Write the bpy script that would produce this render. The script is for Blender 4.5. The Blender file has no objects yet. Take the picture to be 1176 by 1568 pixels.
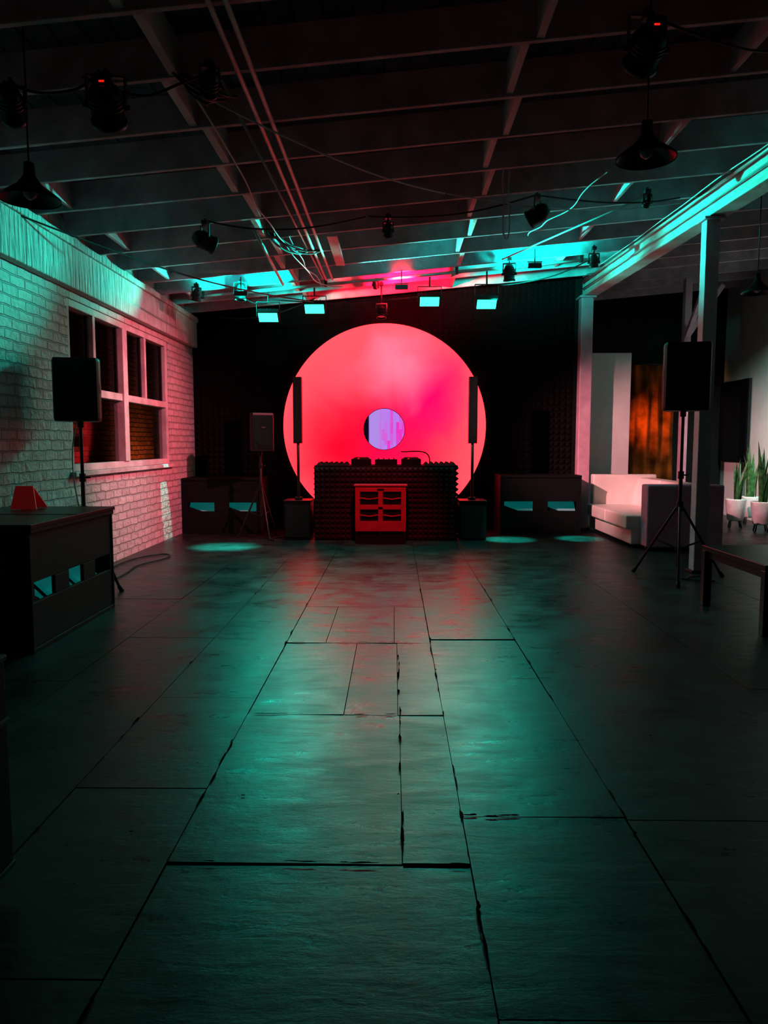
import bpy, bmesh, math, random
from mathutils import Vector, Matrix
random.seed(7)
S=bpy.context.scene
try:
    S.view_settings.view_transform='Standard'
    S.view_settings.gamma=.8
except Exception as e: print(e)
# ---------------------------------------------------------------- materials
def nd(nt,t,**k):
    n=nt.nodes.new(t)
    for a,b in k.items(): setattr(n,a,b)
    return n
def mat(name,col,rough=.5,metal=0,emit=None,estr=0,var=.15,vscale=6,bump=.0,bscale=40,spec=.5):
    m=bpy.data.materials.new(name); m.use_nodes=True; nt=m.node_tree
    b=nt.nodes['Principled BSDF']
    b.inputs['Roughness'].default_value=rough; b.inputs['Metallic'].default_value=metal
    b.inputs['Specular IOR Level'].default_value=spec
    tc=nd(nt,'ShaderNodeTexCoord'); no=nd(nt,'ShaderNodeTexNoise'); no.inputs['Scale'].default_value=vscale; no.inputs['Detail'].default_value=5
    nt.links.new(tc.outputs['Object'],no.inputs['Vector'])
    r=nd(nt,'ShaderNodeValToRGB')
    c=Vector(col)
    r.color_ramp.elements[0].position=.3; r.color_ramp.elements[1].position=.7
    r.color_ramp.elements[0].color=(*[max(0,x*(1-var)) for x in c],1); r.color_ramp.elements[1].color=(*[min(1,x*(1+var)) for x in c],1)
    nt.links.new(no.outputs['Fac'],r.inputs['Fac']); nt.links.new(r.outputs['Color'],b.inputs['Base Color'])
    if bump:
        n2=nd(nt,'ShaderNodeTexNoise'); n2.inputs['Scale'].default_value=bscale; n2.inputs['Detail'].default_value=6
        nt.links.new(tc.outputs['Object'],n2.inputs['Vector'])
        bp=nd(nt,'ShaderNodeBump'); bp.inputs['Strength'].default_value=bump; bp.inputs['Distance'].default_value=.02
        nt.links.new(n2.outputs['Fac'],bp.inputs['Height']); nt.links.new(bp.outputs['Normal'],b.inputs['Normal'])
    if emit:
        b.inputs['Emission Color'].default_value=(*emit,1); b.inputs['Emission Strength'].default_value=estr
    return m
CY=(0.0,.92,.72)
RED=(1,.01,.05)
PINK=(1,.22,.3)
PINKW=(1,.42,.46)
M={}
M['paint']=mat('white_painted_wood',(.62,.6,.6),.6,bump=.3,bscale=25,vscale=3,var=.25)
M['joist']=mat('painted_joist_wood',(.58,.45,.51),.7,bump=.4,bscale=18,vscale=4,var=.3)
M['deck']=mat('dark_roof_deck',(.24,.15,.19),.8,bump=.4,bscale=10,var=.35)
M['plaster']=mat('white_plaster',(.74,.76,.74),.7,bump=.1,vscale=2,var=.08)
M['black']=mat('black_plastic',(.012,.012,.013),.42,bump=.08,bscale=200,spec=.35)
M['blackw']=mat('black_textured_paint',(.011,.010,.011),.6,bump=.3,bscale=150,spec=.22)
M['grille']=mat('speaker_grille_mesh',(.008,.008,.009),.5,metal=.4,bump=.6,bscale=300)
M['foam']=mat('black_acoustic_foam',(.014,.009,.010),.95,bump=.2,bscale=120,spec=.08)
M['foamd']=mat('charcoal_acoustic_foam',(.04,.022,.024),.9,bump=.2,bscale=120,spec=.15)
M['metal']=mat('dark_steel',(.06,.06,.06),.4,metal=.8)
M['galv']=mat('galvanised_conduit',(.5,.5,.5),.5,metal=.2)
M['postp']=mat('painted_steel_post',(.64,.42,.5),.5,bump=.1)
M['inner']=mat('cyan_emissive_horn_panel',(.3,.5,.5),.5,emit=(.0,.45,.42),estr=.26)  # emission stands in for cyan light caught inside the slots
M['leather']=mat('white_leather',(.84,.82,.76),.38,bump=.25,bscale=60,vscale=3,var=.06)
M['leather_lit']=mat('magenta_lit_sofa_arm',(.66,.32,.46),.5,bump=.25,bscale=60)  # magenta light on the arm is put into its base colour
M['pot']=mat('white_ceramic',(.75,.75,.75),.25)
M['leaf']=mat('snake_plant_leaf',(.06,.14,.05),.4,vscale=14,var=.6)
M['soil']=mat('potting_soil',(.03,.02,.015),.9,bump=.8)
M['redcard_glow']=mat('self_lit_red_paper',(.7,.04,.04),.5,emit=(1,.01,.02),estr=.07)  # faint emission stands in for red light falling on the card
M['cable_w']=mat('white_cable',(.6,.6,.6),.5)
M['cable_b']=mat('black_cable',(.015,.015,.015),.5)
M['cyan']=mat('cyan_led_lens',(.1,.8,.7),.3,emit=(.07,1,.66),estr=2.2)
M['redled']=mat('red_led',(.8,.05,.03),.3,emit=(1,.03,.02),estr=1.0)
M['lens']=mat('dark_glass_lens',(.01,.01,.015),.08)
M['table']=mat('black_lacquered_wood',(.015,.015,.015),.35,bump=.1)
M['bulb']=mat('frosted_bulb',(.5,.5,.5),.3)
M['redbox']=mat('oxblood_cabinet_paint',(.34,.02,.06),.5,bump=.15,bscale=120)
def brick_mat(name,c1,c2,mort,scale,bumpd,rough=.6):
    m=bpy.data.materials.new(name); m.use_nodes=True; nt=m.node_tree; b=nt.nodes['Principled BSDF']; b.inputs['Roughness'].default_value=rough
    tc=nd(nt,'ShaderNodeTexCoord'); sp=nd(nt,'ShaderNodeSeparateXYZ'); cb=nd(nt,'ShaderNodeCombineXYZ')
    nt.links.new(tc.outputs['Object'],sp.inputs[0])
    dn=nd(nt,'ShaderNodeTexNoise'); dn.inputs['Scale'].default_value=7; nt.links.new(tc.outputs['Object'],dn.inputs['Vector'])
    ma=nd(nt,'ShaderNodeMath',operation='MULTIPLY_ADD'); ma.inputs[1].default_value=.035; nt.links.new(dn.outputs['Fac'],ma.inputs[0]); nt.links.new(sp.outputs['Z'],ma.inputs[2])
    nt.links.new(sp.outputs['Y'],cb.inputs[0]); nt.links.new(ma.outputs[0],cb.inputs[1])
    br=nd(nt,'ShaderNodeTexBrick'); br.inputs['Scale'].default_value=1
    br.inputs['Brick Width'].default_value=.27*scale; br.inputs['Row Height'].default_value=.1*scale
    br.inputs['Mortar Size'].default_value=.011; br.inputs['Mortar Smooth'].default_value=.5
    br.inputs['Color1'].default_value=(*c1,1); br.inputs['Color2'].default_value=(*c2,1); br.inputs['Mortar'].default_value=(*mort,1)
    nt.links.new(cb.outputs[0],br.inputs['Vector']); nt.links.new(br.outputs['Color'],b.inputs['Base Color'])
    n2=nd(nt,'ShaderNodeTexNoise'); n2.inputs['Scale'].default_value=14; n2.inputs['Detail'].default_value=8; nt.links.new(tc.outputs['Object'],n2.inputs['Vector'])
    mx=nd(nt,'ShaderNodeMath',operation='MULTIPLY_ADD'); mx.inputs[1].default_value=-1.0
    nt.links.new(br.outputs['Fac'],mx.inputs[0]); nt.links.new(n2.outputs['Fac'],mx.inputs[2])
    bp=nd(nt,'ShaderNodeBump'); bp.inputs['Strength'].default_value=1; bp.inputs['Distance'].default_value=bumpd
    nt.links.new(mx.outputs[0],bp.inputs['Height']); nt.links.new(bp.outputs['Normal'],b.inputs['Normal'])
    return m
M['brick']=brick_mat('white_painted_brick',(.68,.64,.64),(.56,.53,.53),(.48,.46,.46),1,.028)
M['brickx']=brick_mat('rusty_exterior_brick',(.5,.18,.07),(.28,.09,.035),(.05,.03,.02),.9,.01,.8)
def header_mat():
    m=mat('rough_painted_lintel',(.57,.57,.57),.6); nt=m.node_tree; b=nt.nodes['Principled BSDF']
    tc=nd(nt,'ShaderNodeTexCoord'); mp=nd(nt,'ShaderNodeMapping'); mp.inputs['Scale'].default_value=(3,12,1.6)
    n=nd(nt,'ShaderNodeTexNoise'); n.inputs['Scale'].default_value=1.6; n.inputs['Detail'].default_value=8
    nt.links.new(tc.outputs['Object'],mp.inputs[0]); nt.links.new(mp.outputs[0],n.inputs['Vector'])
    bp=nd(nt,'ShaderNodeBump'); bp.inputs['Strength'].default_value=1; bp.inputs['Distance'].default_value=.06
    nt.links.new(n.outputs['Fac'],bp.inputs['Height']); nt.links.new(bp.outputs['Normal'],b.inputs['Normal'])
    return m
M['header']=header_mat()
def floor_mat():
    m=bpy.data.materials.new('black_painted_plywood'); m.use_nodes=True; nt=m.node_tree; b=nt.nodes['Principled BSDF']
    L=nt.links.new
    tc=nd(nt,'ShaderNodeTexCoord')
    n1=nd(nt,'ShaderNodeTexNoise'); n1.inputs['Scale'].default_value=2.2; n1.inputs['Detail'].default_value=10; n1.inputs['Roughness'].default_value=.68; n1.inputs['Distortion'].default_value=.3
    L(tc.outputs['Object'],n1.inputs['Vector'])
    mp=nd(nt,'ShaderNodeMapping'); mp.inputs['Scale'].default_value=(1.5,6,1); L(tc.outputs['Object'],mp.inputs[0])
    n2=nd(nt,'ShaderNodeTexNoise'); n2.inputs['Scale'].default_value=2.2; n2.inputs['Detail'].default_value=9; n2.inputs['Roughness'].default_value=.68; n2.inputs['Distortion'].default_value=.4; L(mp.outputs[0],n2.inputs['Vector'])
    n3=nd(nt,'ShaderNodeTexNoise'); n3.inputs['Scale'].default_value=9; n3.inputs['Detail'].default_value=9; n3.inputs['Roughness'].default_value=.68; L(tc.outputs['Object'],n3.inputs['Vector'])
    r=nd(nt,'ShaderNodeValToRGB'); r.color_ramp.elements[0].position=.32; r.color_ramp.elements[1].position=.7
    r.color_ramp.elements[0].color=(.011,.0115,.0115,1); r.color_ramp.elements[1].color=(.048,.049,.049,1)
    L(n1.outputs['Fac'],r.inputs['Fac']); L(r.outputs['Color'],b.inputs['Base Color'])
    b.inputs['Specular IOR Level'].default_value=.4
    mr=nd(nt,'ShaderNodeMapRange'); mr.inputs['From Min'].default_value=.38; mr.inputs['From Max'].default_value=.62; mr.inputs['To Min'].default_value=.25; mr.inputs['To Max'].default_value=.44
    ad=nd(nt,'ShaderNodeMath',operation='ADD'); L(n1.outputs['Fac'],ad.inputs[0]); L(n2.outputs['Fac'],ad.inputs[1])
    hf=nd(nt,'ShaderNodeMath',operation='MULTIPLY'); hf.inputs[1].default_value=.5; L(ad.outputs[0],hf.inputs[0])
    L(hf.outputs[0],mr.inputs['Value']); L(mr.outputs[0],b.inputs['Roughness'])
    a2=nd(nt,'ShaderNodeMath',operation='MULTIPLY_ADD'); L(n3.outputs['Fac'],a2.inputs[0]); a2.inputs[1].default_value=.8; L(n2.outputs['Fac'],a2.inputs[2])
    bp=nd(nt,'ShaderNodeBump'); bp.inputs['Strength'].default_value=.3; bp.inputs['Distance'].default_value=.009
    L(a2.outputs[0],bp.inputs['Height']); L(bp.outputs['Normal'],b.inputs['Normal'])
    return m
M['floor']=floor_mat()
M['gap']=mat('floor_gap_black',(.002,.002,.002),.95,spec=.05)
# glass
g=bpy.data.materials.new('dark_window_glass'); g.use_nodes=True; nt=g.node_tree; nt.nodes.remove(nt.nodes['Principled BSDF'])
tr=nd(nt,'ShaderNodeBsdfTransparent'); tr.inputs[0].default_value=(.85,.85,.85,1)
gl=nd(nt,'ShaderNodeBsdfGlossy'); gl.inputs['Roughness'].default_value=.05
mx=nd(nt,'ShaderNodeMixShader'); mx.inputs[0].default_value=.04
nt.links.new(tr.outputs[0],mx.inputs[1]); nt.links.new(gl.outputs[0],mx.inputs[2]); nt.links.new(mx.outputs[0],nt.nodes['Material Output'].inputs[0])
M['glass']=g
# luminous disc
DS=3.8
def disc_mat():
    m=bpy.data.materials.new('backlit_red_disc'); m.use_nodes=True; nt=m.node_tree; L=nt.links.new
    nt.nodes.remove(nt.nodes['Principled BSDF'])
    em=nd(nt,'ShaderNodeEmission'); L(em.outputs[0],nt.nodes['Material Output'].inputs[0])
    tc=nd(nt,'ShaderNodeTexCoord')
    n=nd(nt,'ShaderNodeTexNoise'); n.inputs['Scale'].default_value=1.1; n.inputs['Detail'].default_value=3; n.inputs['Distortion'].default_value=.5; L(tc.outputs['Object'],n.inputs['Vector'])
    def blob(cx,cz,rad,prev,col,nw=.5,amt=1):
        col=(1,col[1]/DS,col[2]/DS)
        vm=nd(nt,'ShaderNodeVectorMath',operation='DISTANCE'); L(tc.outputs['Object'],vm.inputs[0]); vm.inputs[1].default_value=(cx,0,cz)
        a=nd(nt,'ShaderNodeMath',operation='MULTIPLY_ADD'); a.inputs[1].default_value=nw; L(n.outputs['Fac'],a.inputs[0]); L(vm.outputs['Value'],a.inputs[2])
        mr=nd(nt,'ShaderNodeMapRange',interpolation_type='SMOOTHSTEP'); L(a.outputs[0],mr.inputs['Value'])
        mr.inputs['From Min'].default_value=nw*.5; mr.inputs['From Max'].default_value=rad+nw*.5; mr.inputs['To Min'].default_value=amt; mr.inputs['To Max'].default_value=0
        x=nd(nt,'ShaderNodeMix',data_type='RGBA'); L(mr.outputs[0],x.inputs[0])
        if prev is None: x.inputs[6].default_value=(1,.17/DS,.21/DS,1)
        else: L(prev,x.inputs[6])
        x.inputs[7].default_value=(*col,1)
        return x.outputs[2]
    c=blob(-.1,-.3,2.1,None,(1,.004,.09),.6,1)
    c=blob(-.75,-.35,1.1,c,(1,.002,.05),.6,.9)
    c=blob(.75,.5,1.2,c,(1,.004,.21),.8,1)
    c=blob(.15,-.6,1.0,c,(1,.008,.14),.7,.8)
    c=blob(.2,1.05,.9,c,(1,.3,.44),1.1,1)
    c=blob(-.6,.95,.7,c,(1,.18,.25),1.0,.6)
    L(c,em.inputs['Color']); em.inputs['Strength'].default_value=DS
    return m
M['disc']=disc_mat()
def screen_mat():
    m=bpy.data.materials.new('purple_glitch_screen'); m.use_nodes=True; nt=m.node_tree; L=nt.links.new
    nt.nodes.remove(nt.nodes['Principled BSDF'])
    em=nd(nt,'ShaderNodeEmission'); L(em.outputs[0],nt.nodes['Material Output'].inputs[0])
    tc=nd(nt,'ShaderNodeTexCoord'); sp=nd(nt,'ShaderNodeSeparateXYZ'); cb=nd(nt,'ShaderNodeCombineXYZ'); L(tc.outputs['Object'],sp.inputs[0])
    L(sp.outputs['Z'],cb.inputs[0]); L(sp.outputs['X'],cb.inputs[1])
    br=nd(nt,'ShaderNodeTexBrick'); br.inputs['Scale'].default_value=1; br.inputs['Brick Width'].default_value=.19; br.inputs['Row Height'].default_value=.05; br.inputs['Mortar Size'].default_value=0; br.offset=.37
    br.inputs['Color1'].default_value=(.55,.3,.92,1); br.inputs['Color2'].default_value=(.92,.05,.6,1)
    L(cb.outputs[0],br.inputs['Vector'])
    r=nd(nt,'ShaderNodeMapRange',interpolation_type='SMOOTHSTEP'); r.inputs['From Min'].default_value=-.12; r.inputs['From Max'].default_value=.02; L(sp.outputs['X'],r.inputs['Value'])
    x=nd(nt,'ShaderNodeMix',data_type='RGBA'); L(r.outputs[0],x.inputs[0]); x.inputs[6].default_value=(.52,.34,.85,1); L(br.outputs['Color'],x.inputs[7])
    r2=nd(nt,'ShaderNodeMapRange'); r2.inputs['From Min'].default_value=-.27; r2.inputs['From Max'].default_value=-.25; L(sp.outputs['X'],r2.inputs['Value'])
    y=nd(nt,'ShaderNodeMix',data_type='RGBA'); L(r2.outputs[0],y.inputs[0]); y.inputs[6].default_value=(.01,.005,.02,1); L(x.outputs[2],y.inputs[7])  # dark left edge paints ball-like shading into the screen colour
    L(y.outputs[2],em.inputs['Color']); em.inputs['Strength'].default_value=1
    return m
M['screen']=screen_mat()
M['curtain']=mat('amber_curtain',(.32,.07,.012),.8,bump=.6,bscale=9,vscale=3,var=.75,spec=.1)
# ---------------------------------------------------------------- mesh builder
class MB:
    def __init__(s,name,loc=(0,0,0),rz=0):
        s.name=name; s.loc=Vector(loc); s.rz=rz; s.bm=bmesh.new(); s.mats=[]
    def mi(s,m):
        m=M[m]
        if m not in s.mats: s.mats.append(m)
        return s.mats.index(m)
    def face(s,vs,m,smooth=False):
        f=s.bm.faces.new(vs); f.material_index=m; f.smooth=smooth; return f
    def hexa(s,p,m):
        m=s.mi(m); v=[s.bm.verts.new(q) for q in p]
        for i in ((3,2,1,0),(4,5,6,7),(0,1,5,4),(1,2,6,5),(2,3,7,6),(3,0,4,7)): s.face([v[j] for j in i],m)
    def box(s,x0,x1,y0,y1,z0,z1,m):
        s.hexa([(x0,y0,z0),(x1,y0,z0),(x1,y1,z0),(x0,y1,z0),(x0,y0,z1),(x1,y0,z1),(x1,y1,z1),(x0,y1,z1)],m)
    def bar(s,p0,p1,w,h,m):
        p0=Vector(p0);p1=Vector(p1);d=(p1-p0).normalized(); up=Vector((0,0,1)) if abs(d.z)<.9 else Vector((0,1,0))
        a=d.cross(up).normalized()*w/2; b=a.cross(d).normalized()*h/2
        s.hexa([p0-a-b,p0+a-b,p1+a-b,p1-a-b,p0-a+b,p0+a+b,p1+a+b,p1-a+b],m)
    def ring(s,prof,p0,d,m,seg=20,cap0=True,cap1=True):
        m=s.mi(m); p0=Vector(p0); d=Vector(d).normalized(); up=Vector((0,0,1)) if abs(d.z)<.9 else Vector((1,0,0))
        a=d.cross(up).normalized(); b=d.cross(a).normalized(); R=[]
        for t,r in prof:
            R.append([s.bm.verts.new(p0+d*t+(a*math.cos(2*math.pi*i/seg)+b*math.sin(2*math.pi*i/seg))*r) for i in range(seg)])
        for A,B in zip(R,R[1:]):
            for i in range(seg):
                j=(i+1)%seg; s.face([A[i],A[j],B[j],B[i]],m,True)
        if cap0: s.face(R[0][::-1],m)
        if cap1: s.face(R[-1],m)
    def cyl(s,p0,p1,r,m,r1=None,seg=14):
        p0=Vector(p0);p1=Vector(p1); s.ring([(0,r),((p1-p0).length,r if r1 is None else r1)],p0,p1-p0,m,seg)
    def foam(s,o,u,v,n,nu,nv,cell,dep,m='foam',clip=None):
        m=s.mi(m); o=Vector(o);u=Vector(u);v=Vector(v);n=Vector(n)
        for i in range(nu):
            kv=nv if clip is None else clip(i)
            for j in range(kv):
                q=[s.bm.verts.new(o+u*cell*(i+a)+v*cell*(j+b)) for a,b in ((0,0),(1,0),(1,1),(0,1))]
                t=s.bm.verts.new(o+u*cell*(i+.5)+v*cell*(j+.5)+n*dep)
                for k in range(4): s.face([q[k],q[(k+1)%4],t],m)
    def done(s,bevel=0,seg=2,sub=0,smooth=False,normals=True):
        if normals: bmesh.ops.recalc_face_normals(s.bm,faces=s.bm.faces)
        if smooth:
            for f in s.bm.faces: f.smooth=True
        me=bpy.data.meshes.new(s.name); s.bm.to_mesh(me); s.bm.free()
        for m in s.mats: me.materials.append(m)
        ob=bpy.data.objects.new(s.name,me); ob.location=s.loc; ob.rotation_euler=(0,0,s.rz)
        S.collection.objects.link(ob)
        if bevel:
            b=ob.modifiers.new('bevel','BEVEL'); b.width=bevel; b.segments=seg; b.limit_method='ANGLE'
        if sub:
            b=ob.modifiers.new('sub','SUBSURF'); b.levels=sub; b.render_levels=sub
        return ob
def parent(ch,ob):
    ch.parent=ob; ch.matrix_parent_inverse=(Matrix.Translation(ob.location)@Matrix.Rotation(ob.rotation_euler.z,4,'Z')).inverted()
def light(name,kind,loc,target,energy,color,par=None,size=.1,sy=None,spot=60,blend=.3,spread=None):
    l=bpy.data.lights.new(name,kind); l.energy=energy; l.color=color
    if kind=='AREA':
        l.size=size
        if sy: l.shape='RECTANGLE'; l.size_y=sy
        if spread: l.spread=math.radians(spread)
    else: l.shadow_soft_size=size
    if kind=='SPOT': l.spot_size=math.radians(spot); l.spot_blend=blend
    o=bpy.data.objects.new(name,l); S.collection.objects.link(o); o.location=loc
    if target is not None:
        o.rotation_euler=(Vector(target)-Vector(loc)).to_track_quat('-Z','Y').to_euler()
    if par: parent(o,par)
    return o
def cable(name,lines,r,m):
    cu=bpy.data.curves.new(name,'CURVE'); cu.dimensions='3D'; cu.bevel_depth=r; cu.bevel_resolution=2; cu.resolution_u=8
    for pts in lines:
        sp=cu.splines.new('NURBS'); sp.points.add(len(pts)-1)
        for p,q in zip(sp.points,pts): p.co=(*q,1)
        sp.use_endpoint_u=True; sp.order_u=min(4,len(pts))
    cu.materials.append(M[m]); o=bpy.data.objects.new(name,cu); S.collection.objects.link(o); return o
def zc(x): return 3.6+.09*(x+3.46)
XL=-3.46; XR=6.8; YB=12.8
# ---------------------------------------------------------------- room
f=MB('floor'); f.box(-3.7,7,-1.6,15.7,-.12,-.012,'gap')
def sheet(x0,x1,y0,y1,k=1):
    g=random.choice((.0015,.002,.003)); h=random.uniform(-.005,0)*k; a=random.uniform(-.002,.002)*k; b=random.uniform(-.0025,.0025)*k
    f.hexa([(x0+g,y0+g,-.014),(x1-g,y0+g,-.014),(x1-g,y1-g,-.014),(x0+g,y1-g,-.014),(x0+g,y0+g,h-a-b),(x1-g,y0+g,h+a-b),(x1-g,y1-g,h+a+b),(x0+g,y1-g,h-a+b)],'floor')
rows={(-.79,.265):[(-1.6,0,[]),(0,1.2,[]),(1.2,2.44,[]),(2.44,3.85,[.03]),(3.85,5.3,[-.27,.02]),(5.3,6.5,[-.5,0]),(6.5,8.2,[]),(8.2,9.8,[]),(9.8,11.4,[]),(11.4,13,[])],
(.265,.9):[(-1.6,.6,[]),(.6,1.75,[]),(1.75,2.77,[]),(2.77,4.15,[]),(4.15,5.4,[]),(5.4,7.4,[]),(7.4,9.8,[]),(9.8,13,[])]}
for (a,b),rs in rows.items():
    for y0,y1,xs in rs:
        c=[a]+xs+[b]
        for p,q in zip(c,c[1:]): sheet(p,q,y0,y1)
for a,b,off,ln in ((-3.7,-2.0,-.4,2.4),(-2.0,-1.35,.3,2.05),(-1.35,-.79,.75,1.12),(.9,2.1,.3,2.45),(2.1,3.4,-.5,2.4),(3.4,4.8,.6,2.4),(4.8,7,0,2.4)):
    y=-1.6; n=off+ln
    while n<=y: n+=ln
    while y<15.6:
        e=min(n,15.7); sheet(a,b,y,e,.3); y=e; n=e+ln*random.choice((1,1,1.5))
# splintered chips along the sheet edges
def chip(x,y,lx,ly):
    m=f.mi('gap'); n=11; vs=[]
    for k in range(n):
        a=2*math.pi*k/n; r=random.uniform(.45,1)
        vs.append(f.bm.verts.new((x+math.cos(a)*lx*r,y+math.sin(a)*ly*r,.0052)))
    f.face(vs,m)
for k in range(90):
    sx=random.choice((.265,.265,-.79,.9,.03,-1.35)); chip(sx+random.uniform(-.005,.005),random.uniform(1.6,8) if sx!=.03 else random.uniform(2.5,5.2),random.uniform(.003,.009),random.uniform(.015,.09))
for k in range(9): chip(random.uniform(.28,.5),2.77+random.uniform(-.01,.01),random.uniform(.015,.04),random.uniform(.004,.01))
for k in range(20): chip(random.uniform(-.75,.25),random.choice((2.44,3.85,5.3))+random.uniform(-.005,.005),random.uniform(.02,.06),random.uniform(.003,.007))
for k in range(22): chip(random.uniform(-1.8,1.8),random.uniform(2,7),random.uniform(.005,.015),random.uniform(.004,.01))
f.done()
w=MB('wall_left')
for a in ((-3.72,XL,-1.6,7.9,0,3.8),(-3.72,XL,11.4,YB,0,3.8),(-3.72,XL,7.9,11.4,0,1.15),(-3.72,XL,7.9,11.4,3.0,3.8)): w.box(*a,'brick')
w.done()
t=MB('trim_1'); t.box(XL,XL+.1,-1.6,12.74,3.08,3.56,'header'); t.box(XL,XL+.13,-1.6,12.74,3.5,3.58,'header'); t.done(bevel=.01)
w=MB('wall_back'); w.box(-3.72,3.2,YB,YB+.15,0,4.6,'blackw'); w.box(3.05,3.2,YB+.15,15.5,0,4.6,'blackw'); w.done()
w=MB('wall_rear_annex'); w.box(3.2,7,15.5,15.65,0,4.8,'blackw'); w.done()
w=MB('wall_right'); w.box(XR,7,-1.6,15.5,0,4.8,'plaster'); w.done()
w=MB('wall_front'); w.box(-3.72,7,-1.75,-1.6,0,4.8,'blackw'); w.done()
w=MB('wall_partition'); w.box(3.22,4.1,13.0,13.12,0,3.02,'plaster'); w.done(bevel=.01)
c=MB('ceiling')
c.hexa([(-3.72,-1.75,zc(-3.72)+.27),(7,-1.75,zc(7)+.27),(7,15.65,zc(7)+.27),(-3.72,15.65,zc(-3.72)+.27)]+[(-3.72,-1.75,zc(-3.72)+.4),(7,-1.75,zc(7)+.4),(7,15.65,zc(7)+.4),(-3.72,15.65,zc(-3.72)+.4)],'deck')
x=-3.4
while x<6.7:
    c.hexa([(x,-1.6,zc(x)+.255),(x+.17,-1.6,zc(x+.17)+.255),(x+.17,15.5,zc(x+.17)+.255),(x,15.5,zc(x)+.255),(x,-1.6,zc(x)+.275),(x+.17,-1.6,zc(x+.17)+.275),(x+.17,15.5,zc(x+.17)+.275),(x,15.5,zc(x)+.275)],'deck'); x+=.185
c.done()
j=MB('ceiling_joists')
JY=[-1.0,-.25,.5,1.25,2.0,2.75,3.5,4.22,4.95,5.7,6.42,7.15,7.9,8.65,9.4,10.15,10.9,11.65,12.4,13.3,14.1,14.9]
for y in JY:
    a,b=XL+.01,XR-.01; h=.045
    if y>12.8: a=3.3
    j.hexa([(a,y-h/2,zc(a)),(b,y-h/2,zc(b)),(b,y+h/2,zc(b)),(a,y+h/2,zc(a)),(a,y-h/2,zc(a)+.255),(b,y-h/2,zc(b)+.255),(b,y+h/2,zc(b)+.255),(a,y+h/2,zc(a)+.255)],'joist')
for i,(y0,y1) in enumerate(zip(JY,JY[1:])):
    if y1>12.5: break
    for X,s in ((.88,.05),(-1.45,.06),(-3.0,.04),(2.5,.04)):
        if X in (2.5,-3.0) and i%2: continue
        xx=X+(.04 if i%2 else -.04)
        j.box(xx-s/2,xx+s/2,y0+.023,y1-.023,zc(X)+.01,zc(X)+.24,'paint' if X==.88 or X==-1.45 else 'joist')
j.box(-.78,-.66,8.7,10.1,zc(-.7)-.03,zc(-.7)+.0,'paint')
j.done(bevel=.004,seg=1)
BX=lambda y:3.13+(12.75-y)*.057
b=MB('ceiling_beam')
for dx0,dx1,z0,z1 in ((.03,.19,3.93,4.19),(0,.22,3.9,3.95)):
    b.hexa([(BX(-1.6)+dx0,-1.6,z0),(BX(-1.6)+dx1,-1.6,z0),(BX(12.75)+dx1,12.75,z0),(BX(12.75)+dx0,12.75,z0),(BX(-1.6)+dx0,-1.6,z1),(BX(-1.6)+dx1,-1.6,z1),(BX(12.75)+dx1,12.75,z1),(BX(12.75)+dx0,12.75,z1)],'paint')
b.done(bevel=.01)
def post(x,y,w,z):
    p=MB('support_post',(x,y,0)); p.box(-w/2,w/2,-w/2,w/2,0,z,'postp'); p.box(-w/2-.03,w/2+.03,-w/2-.03,w/2+.03,0,.03,'metal'); p.box(-w/2-.04,w/2+.04,-w/2-.05,w/2+.05,z-.03,z,'postp'); p.done(bevel=.01)
post(3.2,12.64,.2,3.895); post(3.45,8.35,.15,3.895)
p=MB('braced_post',(5.1,13.2,0)); p.box(-.06,.06,-.06,.06,0,4.3,'postp'); p.bar((0,0,3.3),(.6,0,4.2),.08,.08,'postp'); p.bar((0,0,3.3),(-.0,-.9,4.2),.08,.08,'postp'); p.done(bevel=.005)
w=MB('window_1',(XL,0,0))
def fr(y0,y1,z0,z1,x0=-.14,x1=-.02,m='paint'): w.box(x0,x1,y0,y1,z0,z1,m)
fr(7.9,8.0,1.15,3.0); fr(11.3,11.4,1.15,3.0); fr(8.0,11.3,2.92,3.0); fr(8.0,11.3,1.15,1.23); fr(9.5,9.66,1.23,2.92,-.14,0)
fr(8.0,9.5,2.0,2.09); fr(9.66,11.3,2.0,2.09)
fr(8.62,8.69,2.09,2.92); fr(10.38,10.45,2.09,2.92)
w.box(-.02,.06,7.85,11.42,1.1,1.15,'paint')
for a,b_ in ((8.0,8.62),(8.69,9.5),(9.66,10.38),(10.45,11.3)):
    w.box(-.1,-.09,a,b_,2.09,2.92,'glass')
    for q in (a,b_-.035): w.box(-.11,-.07,q,q+.035,2.09,2.92,'metal')
for a,b_ in ((8.0,9.5),(9.66,11.3)):
    w.box(-.1,-.09,a,b_,1.23,2.0,'glass')
w.done(bevel=.006)
e=MB('exterior_brick_wall'); e.box(-5.3,-5.1,5,24,-.1,5,'brickx'); e.done()
light('added_exterior_fill','AREA',(-4.0,14.5,.3),(-5.1,14.6,.9),13,(1,.44,.2),size=.6,spread=110)  # added warm fill without a fixture, brightens the brick behind the window
cell=.1; fw=MB('acoustic_foam_panels')
fw.foam((XL+.01,YB-.001,0),(1,0,0),(0,0,1),(0,-1,0),65,40,cell,.05,clip=lambda i:int((zc(XL+i*cell)+.2)/cell))
fw.done(normals=False)
CX,CZ,CR=-.17,1.75,1.73
d=MB('backlit_circular_screen',(CX,12.69,CZ)); d.ring([(0,CR),(.04,CR)],(0,0,0),(0,1,0),'disc',seg=128); d.ring([(.005,CR),(.005,CR+.02),(.05,CR+.02),(.05,CR)],(0,0,0),(0,1,0),'blackw',seg=128,cap0=False,cap1=False); d.done(normals=True)
d=MB('round_video_screen',(CX,12.56,1.7)); d.ring([(0,.35),(.06,.35)],(0,0,0),(0,1,0),'screen',seg=64)
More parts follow.
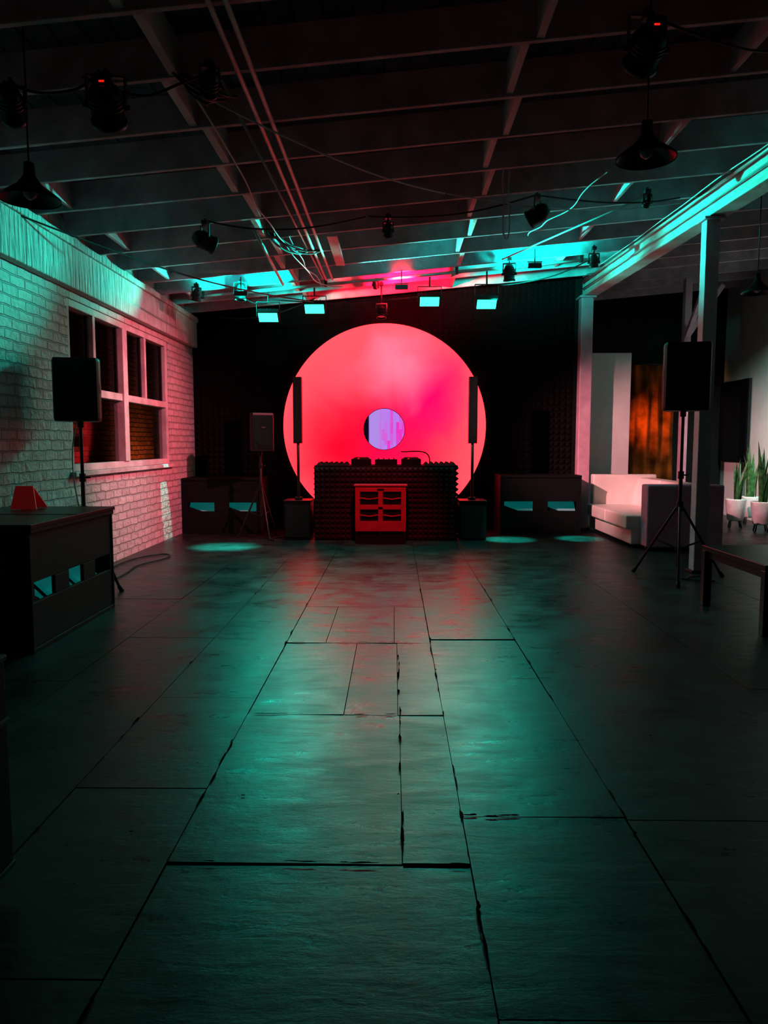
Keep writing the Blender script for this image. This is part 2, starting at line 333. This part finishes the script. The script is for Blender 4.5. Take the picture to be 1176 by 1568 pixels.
d.ring([(-.005,.345),(-.005,.355),(.06,.355)],(0,0,0),(0,1,0),'black',seg=64,cap0=False,cap1=False); d.cyl((0,.06,0),(0,.125,0),.05,'black'); d.done()
# ---------------------------------------------------------------- subwoofers
def sub(name,loc,rz,W,H,D,m='blackw',nslot=2):
    s=MB(name,loc,rz)
    t=.03; z0,z1=H*.4,H*.56
    s.box(0,W,0,D,0,.03,m); s.box(0,W,0,D,H-t,H,m); s.box(0,t,0,D,.03,H-t,m); s.box(W-t,W,0,D,.03,H-t,m); s.box(t,W-t,D-t,D,.03,H-t,m)
    s.box(t,W-t,0.01,.04,.03,z0,m); s.box(t,W-t,0.01,.04,z1,H-t,m)
    k=W/nslot
    s.box(t,.07,.01,.04,z0,z1,m); s.box(W-.07,W-t,.01,.04,z0,z1,m)
    for i in range(1,nslot): s.box(i*k-.12,i*k+.12,.01,.04,z0,z1,m)
    for i in range(nslot):
        a,b=i*k+.05,(i+1)*k-.05
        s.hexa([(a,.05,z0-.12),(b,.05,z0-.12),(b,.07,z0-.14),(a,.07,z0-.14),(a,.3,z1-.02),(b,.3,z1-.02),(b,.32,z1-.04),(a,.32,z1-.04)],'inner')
        s.hexa([(a,.05,z0-.04),((a+b)/2-.03,.05,z0-.04),((a+b)/2-.03,.09,z0-.04),(a,.09,z0-.04),(a,.05,z1-.06),((a+b)/2-.03,.05,z0),((a+b)/2-.03,.09,z0),(a,.09,z1-.06)],m)
    s.box(0,W,-.012,.0,H-.035,H,m)
    return s.done(bevel=.006)
sub('subwoofer_cabinet',(-3.44,11.9,0),0,1.27,.9,.78)
sub('subwoofer_cabinet',(1.7,11.85,0),0,1.3,.95,.8)
sub('subwoofer_cabinet',(-2.5,4.98,0),math.radians(90),1.5,.87,.92,nslot=3)
tb=MB('cabinet_top_board',(-2.95,5.73,.87)); tb.box(-.48,.47,-.76,.76,.001,.03,'table'); tb.box(-.48,.47,-.02,.0,.03,.034,'metal'); tb.done(bevel=.004)
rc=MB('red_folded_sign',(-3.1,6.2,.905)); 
for yy in (-.08,.12): rc.hexa([(-.12,yy,0),(.1,yy,0),(.1,yy+.01,0),(-.12,yy+.01,0),(-.12,.02,.19),(.03,.02,.19),(.03,.03,.19),(-.12,.03,.19)],'redcard_glow')
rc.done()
ec=MB('equipment_flight_case',(-1.6,1.95,0)); ec.box(-.36,.36,-.33,.33,.08,.78,'blackw')
for x in (-.3,.3):
    for y in (-.27,.27): ec.cyl((x,y-.015,.04),(x,y+.015,.04),.04,'black')
for z in (.08,.56,.765): ec.box(-.366,.366,-.336,.336,z,z+.02,'black')
ec.box(-.05,.05,-.345,-.33,.5,.62,'metal'); ec.done(bevel=.008)
# ---------------------------------------------------------------- PA speakers + tripod
def tripod(s,H,r=.52,hub=.78,a0=0):
    s.cyl((0,0,.12),(0,0,hub+.35),.02,'metal'); s.cyl((0,0,hub+.3),(0,0,H),.0165,'metal')
    s.cyl((0,0,hub-.05),(0,0,hub+.06),.034,'black'); s.cyl((0,0,hub+.3),(0,0,hub+.38),.03,'black'); s.cyl((0,0,.3),(0,0,.36),.032,'black')
    for k in range(3):
        a=a0+k*2*math.pi/3; c,sn=math.cos(a),math.sin(a)
        s.cyl((c*.03,sn*.03,hub),(c*r,sn*r,.02),.014,'metal'); s.cyl((c*r*.97,sn*r*.97,.05),(c*(r+.02),sn*(r+.02),.0),.022,'black')
        s.cyl((c*.03,sn*.03,.33),(c*r*.5,sn*r*.5,hub*.5+.01),.01,'metal')
    s.cyl((.03,0,hub+.34),(.075,0,hub+.34),.008,'black')
def pa(name,loc,rz,W,H,z0,a0=0,r=.52):
    s=MB(name,loc,rz); tripod(s,z0+.03,a0=a0,r=r)
    y0,y1=-.19,.19; w=W/2; b=w*.62
    ring=[(-w,y0+.03),(-w*.93,y0),(w*.93,y0),(w,y0+.03),(w,y0+.14),(b,y1),(-b,y1),(-w,y0+.14)]
    m=s.mi('black'); lv=[]
    for z,k in ((z0,.97),(z0+.03,1),(z0+H-.03,1),(z0+H,.96)):
        lv.append([s.bm.verts.new((x*k,y*k,z)) for x,y in ring])
    for A,B in zip(lv,lv[1:]):
        for i in range(8): s.face([A[i],A[(i+1)%8],B[(i+1)%8],B[i]],m)
    s.face(lv[0][::-1],m); s.face(lv[-1],m)
    s.box(-w*.86,w*.86,y0-.012,y0+.002,z0+.04,z0+H-.04,'grille')
    s.ring([(0,w*.72),(.006,w*.7)],(0,y0-.012,z0+H*.34),(0,-1,0),'grille',seg=32,cap0=False)
    s.box(-w*.5,w*.5,y0-.016,y0-.01,z0+H*.72,z0+H*.88,'grille')
    s.box(-.03,.03,y0-.02,y0-.01,z0+H*.6,z0+H*.6+.02,'metal')
    s.cyl((0,0,z0-.06),(0,0,z0+.01),.03,'black')
    s.box(-w-.004,-w+.01,y0+.05,y0+.13,z0+H*.45,z0+H*.6,'metal'); s.box(w-.01,w+.004,y0+.05,y0+.13,z0+H*.45,z0+H*.6,'metal')
    return s.done(bevel=.006)
pa('pa_speaker_on_tripod_stand',(-3.08,7.25,0),math.radians(12),.42,.6,1.67,a0=math.radians(-25),r=.38)
pa('pa_speaker_on_tripod_stand',(3.07,7.95,0),math.radians(-10),.46,.7,1.8,a0=math.radians(-100))
pa('pa_speaker_on_tripod_stand',(-2.06,11.35,0),math.radians(25),.34,.58,1.34,a0=math.radians(-85),r=.36)
def column(loc):
    s=MB('column_array_speaker',loc)
    s.box(-.2,.2,-.2,.25,.0,.57,'black'); s.box(-.18,.18,-.215,-.2,.04,.53,'grille'); s.box(-.21,.21,-.21,.26,.57,.6,'black')
    s.cyl((0,0,.6),(0,0,.64),.06,'black'); s.cyl((0,0,.6),(0,0,1.48),.022,'metal')
    s.box(-.065,.065,-.06,.06,1.46,2.46,'black'); s.box(-.052,.052,-.068,-.06,1.48,2.44,'grille')
    s.done(bevel=.008)
column((-1.47,11.3,0)); column((1.19,11.3,0))
# ---------------------------------------------------------------- DJ booth
d=MB('dj_booth',(-.125,11.1,0)); W=1.05
d.box(-W,W,0,.75,0,1.1,'blackw'); d.box(-W-.03,W+.03,.0,.78,1.1,1.13,'blackw')
d.foam((-W-.03,0,0.01),(1,0,0),(0,0,1),(0,-1,0),27,14,.078,.05,'foamd'); d.foam((-W-.0,.0,.01),(0,1,0),(0,0,1),(-1,0,0),9,14,.08,.05,'foamd'); d.foam((W+.0,.72,.01),(0,-1,0),(0,0,1),(1,0,0),9,14,.08,.05,'foamd')
for x0 in (-1.06,.58):
    d.foam((x0,.05,1.13),(1,0,0),(0,1,0),(0,0,1),6,8,.08,.05,'foamd')
d.done(normals=False)
g=MB('dj_controller_setup',(-.125,11.42,1.135))
for x in (-.38,.38):
    g.box(x-.15,x+.15,-.2,.2,.0,.09,'black'); g.ring([(0,.12),(.02,.12),(.025,.1)],(x,-.04,.09),(0,0,1),'metal',seg=32); g.box(x-.1,x+.1,.1,.19,.09,.12,'lens')
    for k in range(4): g.cyl((x-.12+.08*k,-.17,.09),(x-.12+.08*k,-.17,.1),.015,'redled' if k==1 else 'metal')
g.box(-.17,.17,-.2,.2,0,.085,'black')
for i in range(4):
    for k in range(5): g.cyl((-.12+.08*i,-.02+.04*k,.085),(-.12+.08*i,-.02+.04*k,.105),.01,'metal')
    g.box(-.127+.08*i,-.113+.08*i,-.13,-.1,.085,.1,'metal')
g.done(bevel=.004)
cable('gooseneck_microphone',[[(.55,11.6,1.13),(.57,11.6,1.28),(.45,11.6,1.36),(.2,11.55,1.33),(.14,11.55,1.33)],[(.14,11.55,1.33),(.1,11.55,1.335)]],.01,'cable_b')
h=MB('horn_loaded_speaker_cabinet',(-.2,10.7,0)); m='redbox'; w=.37
h.box(-w,w,.04,.34,0,.84,m)
h.box(-w,w,0,.04,.76,.84,m); h.box(-w,w,0,.04,.21,.3,m)
for x in (-w,-.035,w-.07): h.box(x,x+.07,0,.04,.3,.76,m)
h.box(-w+.07,w-.07,0,.04,.5,.54,m)
for x0,x1 in ((-.3,-.035),(.035,.3)):
    for z0,z1 in ((.3,.5),(.54,.76)):
        h.box(x0,x1,.03,.045,z0,z1,'black')
        h.box(x0,x1,.0,.03,z0,z0+.03,m)
        xm=(x0+x1)/2; q=(z0+z1)/2
        h.bar((x0,.015,q+.02),(xm,.015,q-.0),.03,.018,m); h.bar((x1,.015,q+.02),(xm,.015,q-.0),.03,.018,m)
h.box(-.05,.05,-.006,0,.775,.81,'metal')
h.box(-w,w,0,.04,0,.03,'blackw'); h.box(-w,w,0,.04,.18,.21,m)
for x in (-w,-.02,w-.04): h.box(x,x+.04,0,.04,.03,.18,'blackw')
h.box(-w+.04,w-.04,.035,.045,.03,.18,'black')
h.box(-w-.02,w+.02,-.015,.34,.84,.86,m)
h.done(bevel=.005)
# ---------------------------------------------------------------- sofa
s=MB('white_leather_sofa',(3.25,9.98,0))
s.box(.05,1.1,.28,2.35,.05,.28,'leather')
for y0,y1 in ((.27,1.3),(1.31,2.34)):
    s.box(-.03,.78,y0,y1,.27,.46,'leather')
    s.hexa([(.68,y0,.44),(.92,y0,.44),(.92,y1,.44),(.68,y1,.44),(.8,y0+.02,.9),(1.02,y0+.02,.9),(1.02,y1-.02,.9),(.8,y1-.02,.9)],'leather')
s.box(.92,1.15,.2,2.5,.05,.82,'leather')
s.box(.17,1.2,.0,.27,.05,.9,'leather_lit'); s.box(.05,1.1,2.3,2.48,.05,.95,'leather')
for x in (.2,1.05):
    for y in (.08,2.4): s.cyl((x,y,0),(x,y,.06),.025,'metal')
s.done(bevel=.05,seg=4)
s=MB('low_black_table',(2.78,5.5,0))
s.box(0,1.0,0,1.15,.5,.545,'table'); s.box(.03,.97,.03,1.12,.43,.5,'table')
for x in (.0,.93):
    for y in (0,1.08): s.box(x,x+.07,y,y+.07,0,.5,'table')
s.done(bevel=.006)
def plant(loc,n,h,seed):
    random.seed(seed); s=MB('potted_snake_plant',loc)
    s.ring([(0,.11),(.02,.13),(.36,.17),(.38,.17),(.38,.15),(.33,.145)],(0,0,.12),(0,0,1),'pot',seg=32,cap1=False)
    s.ring([(0,.146),(.005,.146)],(0,0,.44),(0,0,1),'soil',seg=24)
    for k in range(4):
        a=k*math.pi/2+.5; s.cyl((math.cos(a)*.1,math.sin(a)*.1,.14),(math.cos(a)*.13,math.sin(a)*.13,0),.012,'metal')
    m=s.mi('leaf')
    for k in range(n):
        a=random.uniform(0,6.28); r0=random.uniform(0,.08); lean=random.uniform(.03,.25); hh=h*random.uniform(.6,1); w=random.uniform(.025,.035)
        base=Vector((math.cos(a)*r0,math.sin(a)*r0,.42)); dr=Vector((math.cos(a),math.sin(a),0)); sd=Vector((-math.sin(a+.5),math.cos(a+.5),0)); P=[]
        for i in range(8):
            t=i/7; c=base+dr*lean*t*t+Vector((0,0,hh*t)); ww=w*(1-.15*math.cos(t*5))*(1-t**3)+.001
            P.append([s.bm.verts.new(c-sd*ww),s.bm.verts.new(c+dr*.012*(1-t)),s.bm.verts.new(c+sd*ww)])
        for A,B in zip(P,P[1:]):
            for i in (0,1): s.face([A[i],A[i+1],B[i+1],B[i]],m,True)
    s.done(normals=False)
plant((5.95,12.9,0),9,.85,3); plant((6.1,12.3,0),11,1.1,5); plant((6.5,13.5,0),8,1.1,9)
tv=MB('wall_mounted_television',(XR,14.85,1.9)); tv.box(-.07,-.02,-.6,.6,-.8,.8,'black'); tv.box(-.075,-.069,-.57,.57,-.77,.77,'lens'); tv.box(-.02,0,-.2,.2,-.2,.2,'metal'); tv.done(bevel=.005)
cu=MB('amber_curtain',(4.72,15.3,0)); m=cu.mi('curtain'); P=[]
for i in range(90):
    x=i/89*1.0; y=.04*math.sin(x*26)+.03*math.sin(x*9+1)
    P.append([cu.bm.verts.new((x,y+.03*math.sin(z*3+x*9),z)) for z in [.05+.1*q for q in range(31)]])
for A,B in zip(P,P[1:]):
    for q in range(30): cu.face([A[q],B[q],B[q+1],A[q+1]],m,True)
cu.cyl((-.05,0,3.07),(1.05,0,3.07),.018,'metal'); cu.done(normals=False)
wl=MB('added_curtain_lamp',(4.3,14.6,0)); wl.ring([(0,.14),(.02,.14)],(0,0,0),(0,0,1),'metal'); wl.cyl((0,0,.02),(0,0,1.5),.012,'metal'); wl.ring([(0,.13),(.22,.08)],(0,0,1.4),(0,0,1),'metal',cap0=False,cap1=False); wl=wl.done()  # unseen stand added to carry the warm light on the curtain
light('added_curtain_light','SPOT',(4.35,14.3,1.75),(5.35,15.3,1.9),110,(1,.45,.1),wl,size=.05,spot=62,blend=1)
tl=MB('added_annex_fixture',(5.9,10.6,4.05)); tl.box(-.6,.6,-.08,.08,.03,.1,'paint'); tl.cyl((-.55,0,.01),(.55,0,.01),.018,'bulb')  # out-of-view fixture added for the cool fill in the annex
for x in (-.4,.4): tl.cyl((x,0,.1),(x,0,.42),.006,'metal')
tl=tl.done()
light('added_annex_fill','AREA',(6.0,10.6,4.03),(6.8,12.9,1.7),46,(.66,1,.9),tl,size=.8,sy=.1,spread=62)
def pendant(x,y,z):
    s=MB('pendant_lamp',(x,y,z)); top=zc(x)+.25-z
    s.ring([(0,.175),(.015,.175),(.05,.13),(.09,.075),(.13,.045),(.15,.035),(.22,.03),(.23,.01)],(0,0,-.06),(0,0,1),'black',seg=36,cap0=False)
    s.ring([(.004,.17),(.05,.12),(.1,.05)],(0,0,-.06),(0,0,1),'metal',seg=36,cap0=False)
    s.ring([(0,.01),(.02,.035),(.05,.045),(.08,.035),(.11,.02)],(0,0,-.055),(0,0,1),'bulb',seg=16)
    s.cyl((0,0,.16),(0,0,top),.006,'cable_b'); s.ring([(0,.05),(.02,.05)],(0,0,top-.02),(0,0,1),'black'); s.done(normals=True)
pendant(-2.21,4.6,2.98); pendant(1.5,4.6,3.2); pendant(4.15,8.7,3.23)
def can(x,y,z,tgt,r=.085,L=.2,led=None,lit=None,name='stage_spotlight'):
    s=MB(name,(x,y,z)); d=(Vector(tgt)-Vector((x,y,z))).normalized()
    s.ring([(-L/2-.03,r*.5),(-L/2,r*.85),(-L*.3,r),(L*.35,r),(L*.38,r*1.12),(L/2,r*1.12),(L/2,r*.95),(L*.4,r*.9)],(0,0,0),d,'black',seg=20,cap1=False)
    s.ring([(L*.38,r*.92),(L*.42,r*.9)],(0,0,0),d,lit or 'lens',seg=20)
    for k in range(3): s.ring([(-L*.28+k*.025,r*1.0),(-L*.28+k*.025,r*1.1),(-L*.28+k*.025+.01,r*1.1),(-L*.28+k*.025+.01,r*1.0)],(0,0,0),d,'black',seg=20,cap0=False,cap1=False)
    sd=d.cross(Vector((0,0,1)))
    if sd.length<.1: sd=Vector((1,0,0))
    sd.normalize(); sd.z=0
    top=zc(x)-z
    yh=min(max(top-.02,r*1.3),r*1.9)
    for q in (-1,1): s.bar(sd*q*r*1.15,sd*q*r*1.15+Vector((0,0,yh)),.012,.03,'metal'); s.cyl(sd*q*r*.9,sd*q*r*1.4,.018,'black')
    s.bar(sd*-r*1.2+Vector((0,0,yh)),sd*r*1.2+Vector((0,0,yh)),.03,.012,'metal')
    s.cyl((0,0,yh),(0,0,max(top+.02,yh+.05)),.012,'metal'); s.box(-.03,.03,-.03,.03,top-.04,top,'black')
    if led:
        p=-d*(L/2+.03); s.box(p.x-.05,p.x+.05,p.y-.02,p.y+.02,p.z-.05,p.z+.05,'black'); s.box(p.x-.016,p.x+.016,p.y-.026,p.y-.019,p.z-.004,p.z+.005,'redled')
    o=s.done(); o['lens']=list(Vector((x,y,z))+d*(L/2+.03)); return o
def beam(o,tgt,e,col,spot,blend=.8,size=.03,nm='spot_beam'):
    return light(nm,'SPOT',tuple(o['lens']),tgt,e,col,o,size=size,spot=spot,blend=blend)
can(-1.8,4.8,3.55,(-2.2,7,1.5),r=.1,L=.22,led=1); can(1.53,4.75,3.84,(1.2,8,2),r=.1,L=.22,led=1)
can(-2.4,4.8,3.56,(-3,7,2),r=.07); can(-1.15,4.8,3.68,(-1.6,6,3),r=.05,L=.14)
t1=(3.35,11.8,1.4); c1=can(-1.95,7.8,3.53,t1); beam(c1,t1,3000,PINKW,30,.9)
t2=(-3.46,10.6,1.2); c2=can(1.49,8.0,3.84,t2); beam(c2,t2,1700,PINK,54,.9)
ta=(-2.4,10.35,0); cl=can(-2.16,10.55,3.56,ta,r=.075); beam(cl,ta,5500,CY,19,1,.02)
tb_=(1.75,11.2,0); cr=can(1.61,10.65,3.83,tb_,r=.075); beam(cr,tb_,5500,CY,14,.8,.02)
tcx=(2.85,11.3,0); cx=can(2.75,10.5,3.95,tcx,r=.06,L=.14); beam(cx,tcx,5500,CY,12,.8,.02)
td=(-3.46,11.1,.42); cdn=can(-2.75,10.45,3.5,td,r=.06,L=.14); beam(cdn,td,1100,CY,8,.25,.02)
rd=can(-.07,8.2,3.74,(-.2,11,.6),r=.045,L=.12); beam(rd,(-.2,11.0,.4),800,RED,30,.8)
can(2.7,8.2,4.03,(2.6,9,3.4),r=.04,L=.1); can(-.28,11.3,3.82,(-.2,12,3),r=.04,L=.1)
mid=can(-.2,11.5,3.45,(-.2,10.9,1),r=.07,L=.16)
rp=MB('rigging_pipe'); rp.cyl((-3.0,10.98,zc(-3.0)-.06),(2.9,10.98,zc(2.9)-.06),.022,'galv')
for x in (-2.8,-1,.9,2.7): rp.box(x-.02,x+.02,10.95,11.01,zc(x)-.09,zc(x)+.1,'metal')
rp.done()
FL=[]
def flood(x,z,w=.28):
    y=11.0; s=MB('cyan_led_flood_light',(x,y,z))
    t=math.radians(50); c_,s_=math.cos(t),math.sin(t)
    n=Vector((0,-c_,-s_)); u=Vector((0,-s_,c_))
    def P(a,b,cc): return Vector((a,0,0))+n*b+u*cc
    def bx(x0,x1,b0,b1,c0,c1,m): s.hexa([P(x0,b0,c0),P(x1,b0,c0),P(x1,b1,c0),P(x0,b1,c0),P(x0,b0,c1),P(x1,b0,c1),P(x1,b1,c1),P(x0,b1,c1)],m)
    bx(-w/2-.02,w/2+.02,-.07,0,-.1,.1,'black'); bx(-w/2,w/2,0,.012,-.08,.08,'cyan')
    for k in range(5): bx(-w/2+.02+k*.05,-w/2+.03+k*.05,-.1,-.07,-.09,.09,'metal')
    top=zc(x)-.085-z
    for q in (-1,1): s.bar((q*(w/2+.03),0,0),(q*(w/2+.03),0,top*.6),.01,.03,'metal')
    s.bar((-w/2-.035,0,top*.6),(w/2+.035,0,top*.6),.03,.01,'metal'); s.cyl((0,0,top*.6),(0,0,top),.012,'metal')
    o=s.done(bevel=.004)
    light('cyan_flood_source','AREA',Vector((x,y,z))+n*.02,Vector((x,y,z))+n*3,24,CY,o,size=w,sy=.15,spread=106)
    FL.append(o)
for x,z in ((-1.85,3.3),(-1.17,3.42),(.51,3.52),(1.34,3.48)): flood(x,z)
light('side_throw','SPOT',(.51,10.86,3.5),(-3.46,6.2,3.3),1500,CY,FL[2],size=.05,spot=26,blend=.9)
light('side_throw','SPOT',(-1.17,10.86,3.42),(3.5,8.0,4.5),3000,CY,FL[1],size=.05,spot=38,blend=.8)
light('side_throw','SPOT',(-1.85,10.86,3.3),(-3.4,9.0,3.8),400,CY,FL[0],size=.05,spot=48,blend=.8)
light('side_throw','SPOT',(1.34,10.86,3.48),(3.3,10.8,4.6),400,CY,FL[3],size=.05,spot=62,blend=.8)
def added_wash(x,y,z,tgt,e,name='added_cyan_wash',lm='cyan',col=CY,spot=110):  # extra fixture added to wash the back ceiling with colour
    s=MB(name,(x,y,z)); s.box(-.09,.09,-.04,.02,-.03,.03,'black'); s.box(-.08,.08,.02,.026,-.02,.02,lm); s.cyl((0,0,.03),(0,0,zc(x)-z),.008,'metal'); s.bar((-.1,0,.05),(.1,0,.05),.02,.01,'metal'); o=s.done(bevel=.003)
    light('added_wash_source','SPOT',(x,y+.07,z+.04),tgt,e,col,o,size=.06,spot=spot,blend=.7)
added_wash(-2.1,10.3,3.5,(-2.2,11.5,4.35),420,spot=118); added_wash(1.9,10.3,3.86,(2.0,11.5,4.75),380,spot=118)
added_wash(.1,10.8,3.68,(.1,11.8,4.3),560,'added_red_wash','redled',RED,118)  # added for the red glow on the ceiling above the disc
cd=MB('ceiling_conduit')
for dx in (0,.09): cd.cyl((-1.0+dx,-1.5,zc(-1+dx)-.03),(-.98+dx,10.8,zc(-1+dx)-.03),.016,'galv')
cd.cyl((-1.12,5,zc(-1.12)-.02),(-1.02,10.8,zc(-1)-.02),.011,'galv')
cd.cyl((BX(3)-.03,3,4.16),(BX(12.6)-.03,12.6,4.12),.016,'galv'); cd.cyl((BX(5)-.02,5,4.03),(BX(12.6)-.02,12.6,4.01),.01,'galv')
cd.cyl((2.8,8.2,zc(2.8)-.03),(1.5,10.6,zc(1.5)-.03),.012,'galv'); cd.cyl((-1.5,8,zc(-1.5)-.04),(-1.6,10.8,zc(-1.6)-.04),.02,'galv')
cd.done()
random.seed(4)
def sag(a,b,s,n=6,j=.03):
    a=Vector(a);b=Vector(b); return [tuple(a.lerp(b,i/(n-1))-Vector((random.uniform(-j,j),random.uniform(-j,j),4*s*(i/(n-1))*(1-i/(n-1))))) for i in range(n)]
z=zc
lw=[sag((-1.4,5,z(-1.4)),(.5,7.6,z(.5)-.02),.1),sag((.5,7.6,z(.5)-.02),(3.2,8.6,z(3)-.05),.12),sag((-1.3,4.9,z(-1.3)),(-1.2,8.8,z(-1.2)-.05),.12,8,.08),
 [(1.02,7.2,z(1)),(1.0,7.2,z(1)-.1),(1.05,7.2,z(1)-.3),(1.0,7.2,z(1)-.5),(1.06,7.2,z(1)-.68),(1.1,7.2,z(1)-.5),(1.06,7.2,z(1)-.2),(1.08,7.2,z(1))],sag((-1.2,8.6,z(-1.2)),(-1.0,10.9,z(-1)-.1),.1,8,.07),sag((-1.3,8.6,z(-1.2)),(-.8,11,z(-.8)-.1),.18,8,.07),
 sag((3.55,4,4.2),(3.1,12.5,4.2),.03,12,.04),sag((1.6,9.5,z(1.6)),(2.0,7.5,z(2)),.1,8,.08)]
cable('white_ceiling_cables',lw,.007,'cable_w')
lb=[sag((-3.4,6.8,3.5),(-1.2,10.9,3.5),.12),sag((-1.85,11,3.55),(1.34,11,3.75),.12,8,.05),sag((-1.9,4.8,z(-1.9)-.02),(-1.2,4.9,z(-1.2)-.02),.12,6,.05),sag((-2.4,4.8,z(-2.4)),(-1.8,4.8,z(-1.8)),.1),sag((1.34,11,3.75),(2.9,10.9,z(2.9)-.05),.12),sag((-2.2,10.6,3.6),(-1.85,11,3.5),.08),
 sag((1.55,4.75,z(1.5)),(2.9,5.4,z(2.9)),.1),sag((-.3,8.2,z(-.2)),(1.5,8,z(1.5)),.1),sag((-1.95,7.8,z(-1.95)),(-.3,8.2,z(-.2)),.12),sag((1.5,8,z(1.5)),(3.2,8.6,z(3.2)),.08),sag((-2.9,12.5,3.55),(-1.2,11.2,3.6),.12)]
for k in range(5): lb.append(sag((-1.35,4.9,z(-1.3)),(-1.15+random.uniform(-.1,.1),5.3,z(-1.1)),random.uniform(.03,.12),6,.06))
for k in range(5): lb.append(sag((-1.4,8.4,z(-1.3)),(-1.0+random.uniform(-.1,.1),9.3,z(-1.1)),random.uniform(.03,.14),6,.06))
cable('black_ceiling_cables',lb,.009,'cable_b')
cable('floor_cables',[[(-3.1,7.3,.012),(-2.9,8,.012),(-3.2,8.6,.012),(-2.8,9.2,.012),(-3.0,9.8,.012),(-3.35,9.2,.012),(-3.3,8.5,.012)],
 [(-2.0,11.3,.012),(-1.8,11.0,.012),(-1.75,10.8,.012),(-1.95,11.2,.012),(-1.7,11.4,.012)],[(3.1,7.9,.012),(3.3,7.6,.012),(3.5,7.8,.012),(3.3,8.15,.012),(3.1,7.8,.012)]],.009,'cable_b')
cable('speaker_cable',[[(-3.05,7.35,1.9),(-3.25,7.3,1.55),(-3.2,7.25,1.1),(-3.08,7.22,.7)]],.006,'cable_w')
# ---------------------------------------------------------------- world & camera
wd=bpy.data.worlds.new('night_world'); S.world=wd; wd.use_nodes=True; wd.node_tree.nodes['Background'].inputs[0].default_value=(.5,.3,.4,1); wd.node_tree.nodes['Background'].inputs[1].default_value=.002
cam=bpy.data.cameras.new('camera'); co=bpy.data.objects.new('camera',cam); S.collection.objects.link(co)
co.location=(0,0,1.45); co.rotation_euler=(math.radians(90-5.26),0,math.radians(.8))
cam.sensor_fit='VERTICAL'; cam.sensor_height=36; cam.sensor_width=27; cam.lens=25.94; cam.clip_start=.02
S.camera=co
